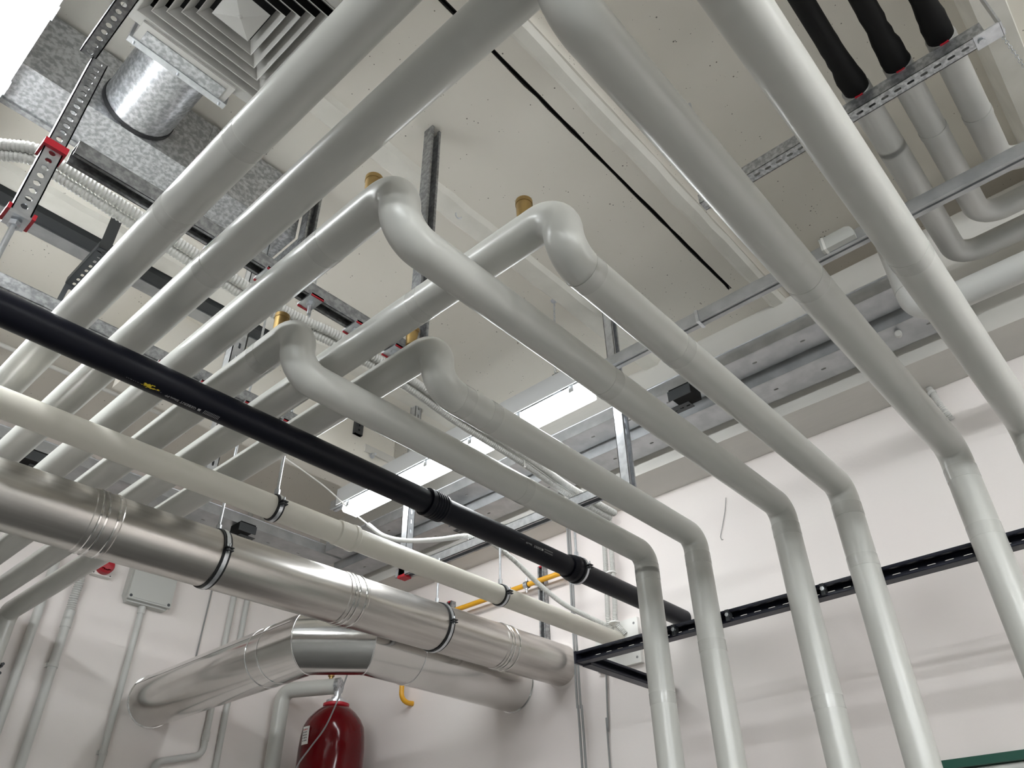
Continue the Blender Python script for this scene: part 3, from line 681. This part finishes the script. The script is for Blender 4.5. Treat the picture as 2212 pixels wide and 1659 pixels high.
# ================================================================ left wall: conduits, box, sounder
def W_(px, py, off=0.0): return at(px, py, 'Y', WY - off)
CR = 0.0165
def conduit(pts, label, r=CR, clips=(), sockets=(), rad=0.06, name='conduit', m='conduit', d=None, mat_clip='conduit'):
    t = thing(name, label, 'conduit', pts[-1])
    path = fillet(pts, rad, 8) if len(pts) > 2 else pts
    part('tube', MB().sweep(path, r, 20), m, t)
    for c in clips:
        c = Vector(c); part('clip', MB().lathe(c, Z, [(-.009, r), (-.009, r + .003), (.009, r + .003), (.009, r)], 16, caps=False).box(c.x - r - .006, c.x + r + .006, c.y + r * .2, WY, c.z - .009, c.z + .009), mat_clip, t)
    for c in sockets: part('socket', MB().lathe(c, Z, [(-.022, r), (-.022, r + .003), (.022, r + .003), (.022, r)], 20, caps=False), m, t)
    return t
off = CR + 0.004
bl, br = W_(275, 1290, 0.07), W_(368, 1318, 0.07)
xb0, xb1 = bl.x, br.x; zb = (bl.z + br.z) / 2; yb = WY - 0.07
t = thing('junction_box', 'grey plastic junction box with cover screws on the left wall', 'junction box', ((xb0 + xb1) / 2, WY, zb))
part('box_base', MB().extrude([(-.004, 0.03), (.014, -.006), (xb1 - xb0 - .014, -.006), (xb1 - xb0 + .004, 0.03), (xb1 - xb0 + .004, .30), (-.004, .30)], (xb0, yb + 0.022, zb), X, Z, Y, 0.048), 'box', t)
lid = part('box_lid', MB().box(xb0 + .002, xb1 - .002, yb, yb + 0.02, zb + .004, zb + .296), 'box', t)
part('lid_ridge', MB().box(xb0 + .03, xb1 - .03, yb - .003, yb, zb + .012, zb + .017), 'box', lid)
for sx in (xb0 + .016, xb1 - .016):
    for sz in (zb + .02, zb + .28): part('screw', MB().lathe((sx, yb - .001, sz), Y, [(0, .008), (.002, .008), (.002, .004)], 14), 'dark', lid)
pc = W_(300, 1340, off); x1 = pc.x
c1 = conduit([(x1, WY - off, zb + .002), (x1, WY - off, FLOOR)], 'grey conduit dropping from the junction box', clips=[(x1, WY - off, W_(215, 1625, off).z)], sockets=[(x1, WY - off, zb - .022)])
x2 = W_(143, 1345, off).x; zt = W_(143, 1342, off).z
conduit([(x2, WY - off - .006, zt), (x2, WY - off - .006, FLOOR)], 'thick grey conduit below a flexible hose, left of the box', r=0.0215, clips=[(x2, WY - off - .006, W_(108, 1437, off).z)], sockets=[(x2, WY - off - .006, zt - .01), (x2, WY - off - .006, zt + .03)])
t = thing('flexible_conduit', 'short grey corrugated hose bending up beside the red sounder', 'conduit', (x2, WY - off, zt))
hp = [(x2, WY - off, zt), (x2, WY - off, zt + .06), W_(160, 1290, .03), W_(174, 1250, .05), W_(178, 1200, .08)]
part('hose', corrugated(MB(), smoothpath(hp), 0.0225, 0.011, 16), 'conduit', t)
x3 = W_(85, 1310, off).x
conduit([(x3, WY - off - .006, 2.2), (x3, WY - off - .006, FLOOR)], 'thick grey conduit second from the left on the left wall', r=0.0215)
x4, x5 = W_(505, 1292, off).x, W_(535, 1292, off).x
zb4 = W_(445, 1600, off).z; zb5 = W_(330, 1645, off).z; xx = W_(335, 1645, off).x
conduit([(x4, WY - off, HC), (x4, WY - off, zb4 - .07), (xx, WY - off, zb5 + .0), (xx - .03, WY - off, zb5 - .5), (xx - .03, WY - off, FLOOR)], 'grey conduit swerving left below the clad duct', rad=.05, sockets=[(x4, WY - off, zb4 + .02)])
conduit([(x5, WY - off, HC), (x5, WY - off, FLOOR)], 'straight grey conduit right of the swerving one')
a, b = W_(459, 1270, .006), W_(422, 1425, .006)
single('wall_cable', MB().sweep([(a.x, WY - .006, 1.9), (a.x, WY - .006, a.z), (b.x, WY - .006, b.z), (b.x, WY - .006, b.z - .06)], 0.0045, 8), 'cable', 'thin dark cable on the left wall between box and duct', 'cable')
# red sounder
p = W_(222, 1232, .03)
t = thing('alarm_sounder', 'red alarm sounder on a white base left of the junction box', 'alarm', (p.x, WY, p.z))
part('base', MB().box(p.x - .05, p.x + .05, WY - .035, WY, p.z - .03, p.z + .07), 'white', t)
part('dome', MB().lathe((p.x, WY - .034, p.z + .02), -Y, [(0, .045), (.03, .043), (.045, .034), (.052, .0)], 32), 'red', t)
for k in range(4):
    a = -1.1 - k * .35
    part('grille_slot', MB().obox((p.x + .03 * math.cos(a), WY - .078, p.z + .02 + .03 * math.sin(a)), X, Y, Z, .007, .003, .003), 'tank', t)
for s in (-1, 1): part('screw', MB().lathe((p.x + s * .043, WY - .036, p.z - .022), -Y, [(0, .004), (.002, .003)], 8), 'dark', t)
p = W_(5, 1435, .05)
t = thing('pipe_fastener', 'small dark pair of bolts beside the wall drops at the left edge', 'fastener', p)
for s in (0, 1): part('bolt', MB().lathe((p.x, WY - .0, p.z - s * .04), -Y, [(0, .012), (.03, .012), (.03, .007), (.06, .007)], 10), 'dark', t)
t = thing('ceiling_conduit', 'thin white conduit under the ceiling above the grey pipes', 'conduit', (0.5, 3.6, 2.2))
yc = 1.565 * 2.25
part('tube', MB().sweep([(BACKX, yc - .02, 2.25), (1.4, yc + .03, 2.25)], 0.011, 12), 'white', t)

# ================================================================ right wall small things
def R_(px, py, off=0.0): return at(px, py, 'X', WX - off)
gz = R_(1100, 1277, .07).z; q = R_(892, 1520, 0); ye = along(1228, 1234, (WX - .07, 0, gz), Y)
t = thing('gas_pipe', 'yellow gas pipe behind the ivory pipe, bending down into the right wall', 'pipe', (WX - .07, 2.6, gz))
part('pipe_body', MB().sweep(fillet([(WX, ye, gz), (WX - .07, ye, gz), (WX - .07, q.y + .02, gz), (WX - .07, q.y + .02, q.z), (WX, q.y, q.z)], .05, 8), 0.0135, 20), 'yellow', t)
for (px, nm) in (((1165, 1240), 'right'), ((967, 1310), 'left')):
    q = R_(*px, .045); zt = R_(1163, 1222, .045).z if nm == 'right' else R_(967, 1298, .045).z
    s = strut('wall_strut', (WX - .001, q.y, zt), -Z, Y, -X, 0.42, 'short grey wall strut with red cap behind the gas pipe, %s one' % nm, 'galvd', (0.05, 0.022, 0.011), W=0.038, D=0.035)
    part('end_cap', MB().box(WX - .034, WX - .004, q.y - .016, q.y + .016, zt - .006, zt + .002), 'red', s, 'red plastic end cap')
q = along(1137, 1262, (WX - .07, 0, gz), Y)
t = thing('pipe_clamp', 'small steel clamp on the yellow gas pipe', 'pipe clamp', (WX - .07, q, gz))
part('clamp_band', MB().lathe((WX - .07, q, gz), Y, [(-.012, .0135), (-.012, .019), (.012, .019), (.012, .0135)], 24, caps=False), 'zinc', t)
part('rubber_lining', MB().lathe((WX - .07, q, gz), Y, [(-.014, .0135), (-.014, .0165), (.014, .0165), (.014, .0135)], 24, caps=False), 'rubber', t)
for s in (-1, 1): part('bolt', MB().lathe((WX - .07, q, gz + s * .019), Z * s, [(0, .008), (.006, .008), (.006, .004), (.02, .004)], 10), 'zinc', t)
part('fixing_rod', MB().sweep([(WX - .07, q - .02, gz), (WX - .02, R_(1165, 1240, .045).y, gz - .01)], .004, 8), 'zinc', t)
tz = R_(1023, 1322, .012).z
single('wall_trunking', MB().box(WX - .02, WX, 2.30, 3.6, tz - .012, tz + .012), 'wall', 'narrow painted cable duct on the right wall below the gas pipe', 'trunking')
p0, p1 = R_(1335, 1340), R_(1392, 1436)
t = thing('wall_plate', 'white square cover plate on the right wall behind the black frame', 'cover plate', (WX, 2.0, 1.0))
zT, zB = R_(1377, 1335).z, R_(1390, 1432).z
part('plate', MB().box(WX - .02, WX, p1.y, p1.y + .24, zB, zT), 'white', t)
for yy in (p1.y + .02, p1.y + .22):
    for zz in (zB + .025, zT - .025): part('screw', MB().lathe((WX - .0205, yy, zz), X, [(0, .006), (.002, .006)], 10), 'cable', t)
# paired flexible conduits dropping to the plate
t = thing('flexible_conduit', 'pair of grey corrugated hoses dropping to the cover plate', 'conduit', (WX - .03, 2.05, 1.1))
for px0, pxm, px1 in (((1303, 1085), (1312, 1300), (1322, 1362)), ((1316, 1085), (1328, 1300), (1352, 1371))):
    pts = [R_(px0[0], px0[1], .05), R_((px0[0] + pxm[0]) / 2 - 1, 1190, .05), R_(*pxm, .05), R_(pxm[0] + 2, 1340, .05), R_(*px1, .02)]
    pts[0].z += .25
    part('hose', corrugated(MB(), smoothpath(pts), 0.0125, 0.0065, 12), 'flex', t)
part('cable_tie', MB().lathe(R_(1320, 1238, .05), Z, [(-.003, .026), (.003, .026)], 16), 'white', t)
part('cable_tie', MB().lathe(R_(1327, 1345, .05), Z, [(-.003, .026), (.003, .026)], 16), 'white', t)
# long white flexible conduit from the lamp to the wall
P6 = [at(795, 1133, 'X', 2.12), at(830, 1158, 'X', 2.14), at(880, 1168, 'X', 2.16), at(950, 1165, 'X', 2.18), at(1012, 1158, 'X', 2.196), at(1060, 1172, 'X', 2.27), at(1110, 1210, 'X', 2.4), at(1160, 1258, 'X', 2.55), at(1215, 1303, 'X', 2.7), at(1270, 1332, 'X', 2.85), at(1330, 1360, 'X', 2.985)]
t = thing('flexible_conduit', 'white corrugated hose sagging from the lamp cable to the wall plate', 'conduit', P6[5])
part('hose', corrugated(MB(), smoothpath(P6, 8), 0.0115, 0.006, 12), 'flex', t)
part('cable', MB().sweep(smoothpath([at(610, 985, 'X', 1.75), at(700, 1050, 'X', 1.95), at(760, 1105, 'X', 2.07), P6[0]]), 0.004, 8), 'white', t)
part('cable_tie', MB().lathe(P6[4], Z, [(-.035, .002), (.02, .002)], 8), 'white', t)
# grey flexible conduits along the rail
FYZ = 1.055; fz = 1.50
for dy, dz, lab in ((0.0, 0.0, 'grey corrugated hose along the pipes, upper of the two side by side'), (0.026, -0.012, 'grey corrugated hose along the pipes, lower of the two side by side')):
    pts = [at(-260, 330, 'Z', fz), at(-60, 312, 'Z', fz), at(30, 315, 'Z', fz), at(84, 325, 'Z', fz), at(140, 362, 'Z', fz), at(297, 464, 'Z', fz), at(410, 540, 'Z', fz), at(620, 672, 'Z', fz), at(720, 720, 'Z', fz), at(810, 772, 'Z', fz), at(900, 828, 'Z', fz), at(1000, 900, 'Z', fz), at(1135, 985, 'Z', fz), at(1230, 1052, 'Z', fz), at(1330, 1110, 'Z', fz - .03)]
    t = thing('flexible_conduit', lab, 'conduit', pts[5])
    part('hose', corrugated(MB(), smoothpath([p + Vector((0, dy, dz)) for p in pts], 8), 0.0145, 0.0095, 14), 'flex', t)
    if dy == 0: part('cable_tie', MB().lathe(at(1133, 988, 'Z', fz) + Vector((0, dy / 2, -.01)), Z, [(-.035, .004), (-.028, .004), (-.028, .002), (.02, .002)], 10), 'white', t)
# hanging cables
for pts, lab in (([(1233, 1268), (1236, 1330), (1241, 1410), (1247, 1520), (1258, 1659)], 'thin grey cable hanging beside the flue end, left one'), ([(1238, 1268), (1241, 1330), (1247, 1410), (1254, 1520), (1266, 1659)], 'thin grey cable hanging beside the flue end, right one'), ([(1309, 1440), (1311, 1500), (1314, 1580), (1318, 1659)], 'single thin grey cable below the black bracket')):
    q = [R_(a, b, .06 if a < 1300 else .01) for a, b in pts]; q.append(Vector((q[-1].x, q[-1].y, FLOOR)))
    if pts[0][0] < 1300: q.insert(0, Vector((q[0].x, q[0].y, 1.757)))
    single('hanging_cable', MB().sweep(smoothpath(q, 6), 0.0055 if pts[0][0] < 1300 else .0042, 8), 'cable', lab, 'cable')
q = [R_(*p_, .004) for p_ in ((1568, 1075), (1566, 1105), (1560, 1140), (1556, 1160), (1559, 1166), (1562, 1165))]
single('wall_wire', MB().sweep(q, .0016, 6), 'cable', 'thin hooked wire end hanging on the right wall above the frame', 'wire')
# flexible conduit high on the right wall
pts = [at(1940, 720, 'Z', 1.79), R_(1948, 740, .1), R_(1960, 778, .06), R_(1990, 818, .03), R_(2013, 848, .025), R_(2035, 880, .025), R_(2057, 908, .0)]
t = thing('flexible_conduit', 'grey corrugated hose curling down the wall at the right', 'conduit', pts[3])
part('hose', corrugated(MB(), smoothpath(pts, 8), 0.0125, 0.0065, 12), 'flex', t)
part('clip', MB().lathe(R_(2013, 850, .025), (0, -.3, -1), [(-.006, .0125), (-.006, .0165), (.006, .0165), (.006, .0125)], 16, caps=False), 'conduit', t)

# ================================================================ expansion tank in the corner
TX, TY = 2.74, 3.78; TR = 0.176; TT = at(725, 1512, 'X', TX).z
t = thing('expansion_tank', 'dark red expansion tank standing in the corner under the clad duct', 'tank', (TX, TY, TT - 1.0))
pr = [(TT - 1.0, .05), (TT - .98, .1), (TT - .93, .155), (TT - .86, TR)]
prof = [(0.0, .05), (.03, .11), (.08, .155), (.14, TR - .003), (.17, TR), (.44, TR), (.443, TR + .003), (.457, TR + .003), (.46, TR), (.74, TR), (.80, TR - .004), (.85, .165), (.89, .145), (.925, .115), (.95, .085), (.962, .062)]
mb = MB().sweep([(TX, TY, TT - 1.0 + a) for a, b in prof], [b for a, b in prof], 56)
part('tank_body', mb, 'tank', t)
part('top_flange', MB().lathe((TX, TY, TT - .045), Z, [(0, .066), (.008, .072), (.02, .072), (.024, .06)], 32), 'red', t)
part('flange_ring', MB().lathe((TX, TY, TT - .02), Z, [(0, .058), (.012, .058), (.012, .03), (.03, .03)], 32), 'zinc', t)
part('support_bracket', MB().box(TX - .2, WX, TY - .2, TY + .2, TT - 1.03, TT - 1.0), 'dark', t)
dirc = (Vector((0, 0, 0)) - Vector((TX, TY, 0))).normalized(); q = at(657, 1615, 'Y', TY - .1)
ang = math.atan2(dirc.y, dirc.x) - 0.95
lb = MB(); lz = at(655, 1615, 'X', TX).z + .0; n = 6
for k in range(n):
    a0, a1 = ang - .16 + .32 * k / n, ang - .16 + .32 * (k + 1) / n
    lb.add([(TX + math.cos(a) * (TR + .001), TY + math.sin(a) * (TR + .001), z) for a, z in ((a0, lz - .045), (a1, lz - .045), (a1, lz + .045), (a0, lz + .045))], [(0, 1, 2, 3)])
lab_ = part('paper_label', lb, 'paper', t, 'white printed label')
for k in range(5):
    zz = lz + .03 - k * .014; w_ = MB()
    for j in range(3):
        a0, a1 = ang - .12 + .08 * j, ang - .12 + .08 * j + random.uniform(.03, .06)
        w_.add([(TX + math.cos(a) * (TR + .0018), TY + math.sin(a) * (TR + .0018), z) for a, z in ((a0, zz - .003), (a1, zz - .003), (a1, zz + .003), (a0, zz + .003))], [(0, 1, 2, 3)])
    part('print_line', w_, 'red' if k == 0 else 'ink', lab_)
e0 = Vector((TX + .01, TY + .0, TT + .075)); vx = at(602, 1560, 'Y', WY - .09)
e1 = Vector((vx.x, WY - .09, TT + .075))
t = thing('insulated_branch', 'grey insulated pipe rising at the corner to the red tank', 'pipe', (vx.x, WY - .09, FLOOR))
zt_ = at(612, 1492, 'Y', WY - .09).z
pts = fillet([(vx.x, WY - .09, FLOOR), (vx.x, WY - .09, zt_), (e0.x, e0.y, zt_ - 0.0)], .06, 12)
part('jacket', MB().sweep(pts, 0.0432, 36), 'jacket', t)
dd = (Vector((e0.x, e0.y, zt_)) - Vector((vx.x, WY - .09, zt_))).normalized()
part('end_band', MB().lathe((e0.x, e0.y, zt_), -dd, [(-.004, .0), (-.004, .0445), (.02, .0445), (.02, .043)], 36, caps=False), 'galv', t)
q = Vector((e0.x, e0.y, zt_)) - dd * .06
part('air_vent', MB().lathe(q + Z * .04, Z, [(0, .012), (.015, .012), (.015, .018), (.06, .018), (.062, .021), (.075, .021)], 24), 'brass', t, 'brass automatic air vent')
part('tank_connection', MB().sweep([Vector((e0.x, e0.y, zt_)) - dd * .02, Vector((TX, TY, zt_ - .03)), Vector((TX, TY, TT))], .02, 20), 'zinc', t)
pts = [at(752, 1452, 'X', 2.45), at(740, 1485, 'X', 2.45), at(722, 1530, 'X', 2.42), at(700, 1575, 'X', 2.4), at(668, 1618, 'X', 2.38), at(640, 1659, 'X', 2.36), at(600, 1750, 'X', 2.36)]
single('hanging_cable', MB().sweep(smoothpath(pts, 8), .004, 8), 'cable', 'thin cable slung across the front of the red tank', 'cable')

# ================================================================ pipes at the upper right
SZB = 1.93; SX0 = 0.867 * SZB
st = strut('strut_channel', (SX0 + .02, -0.20, SZB), Y, X, Z, 0.86, 'slotted channel carrying the black pipe ends at upper right', 'galv', (0.036, 0.02, 0.0085))
part('end_bracket', MB().box(SX0 - .004, SX0 + .045, -0.235, -0.17, SZB - .004, SZB - .0005), 'zinc', st)
part('bracket_upright', MB().box(SX0 - .004, SX0 + .045, -0.239, -0.234, SZB - .004, HC - .08), 'zinc', st)
part('bolt', MB().lathe((SX0 + .02, -0.185, SZB - .004), -Z, [(0, .009), (.006, .009)], 6, False), 'zinc', st)
for yy in (0.62,): part('hanger_rod', MB().sweep([(SX0 + .02, yy, SZB), (SX0 + .02, yy, HC + .13)], .005, 8), 'zinc', st)
PZ = SZB + .041 + .036; WRr = .0385
ys = [0.062 * PZ, 0.003 * PZ, -0.056 * PZ]
xe = [1.297 * PZ, 1.224 * PZ, 1.13 * PZ]
nm = ['left', 'middle', 'right']
for i in range(3):
    y = ys[i]
    t = thing('cold_pipe', 'pipe with black foam cover turning pale past the channel, %s of three' % nm[i], 'pipe', (SX0, y, PZ - .04), 'pipes at the upper right')
    r0 = .0285; n = 40; x0 = BACKX; xs = [x0, SX0 - .34] + [SX0 - .34 + .34 * (k + 1) / 14 for k in range(14)]
    rs = [r0, r0] + [r0 + (.0075 * min(1, max(0, (k - 7) / 4))) + random.uniform(-.0012, .0012) * (k > 4) for k in range(14)]
    part('foam_cover', MB().sweep([(x, y + (random.uniform(-.002, .002) if k > 6 else 0), PZ) for k, x in enumerate(xs)], rs, 20), 'foam', t)
    end = (xe[i], BACKY + 0.02, PZ)
    part('pale_cover', MB().sweep(fillet([(SX0 + .0, y, PZ), (xe[i], y, PZ), end], .075, 12), WRr + .002 * (i == 0), 32), 'white_jacket', t)
    xb = SX0 + .22 + .06 * (2 - i) * 0
    part('tape_band', MB().lathe((1.0 * PZ + (-.06, -.03, .0)[i], y, PZ), X, [(-.012, WRr), (-.012, WRr + .002), (.012, WRr + .002), (.012, WRr)], 32, caps=False), 'white_jacket', t)
    part('red_clip', MB().box(SX0 - .004, SX0 + .002, y - .011, y + .011, SZB + .038, SZB + .046), 'red', t)
t = thing('cold_pipe', 'pale insulated pipe dropping behind the outermost grey pipe', 'pipe', (2.25, .272, 1.56), 'pipes at the upper right')
part('pale_cover', MB().sweep(fillet([(2.25, .272, HC + .13), (2.25, .272, 1.60), (2.25, BACKY, 1.60)], .07, 12), .0432, 36), 'white_jacket', t)
part('tape_band', MB().lathe((2.25, .272, 1.72), Z, [(-.03, .0432), (-.03, .0445), (.03, .0445), (.03, .0432)], 36, caps=False), 'white_jacket', t)

for o in bpy.data.objects:
    if '_o' in o: del o['_o']
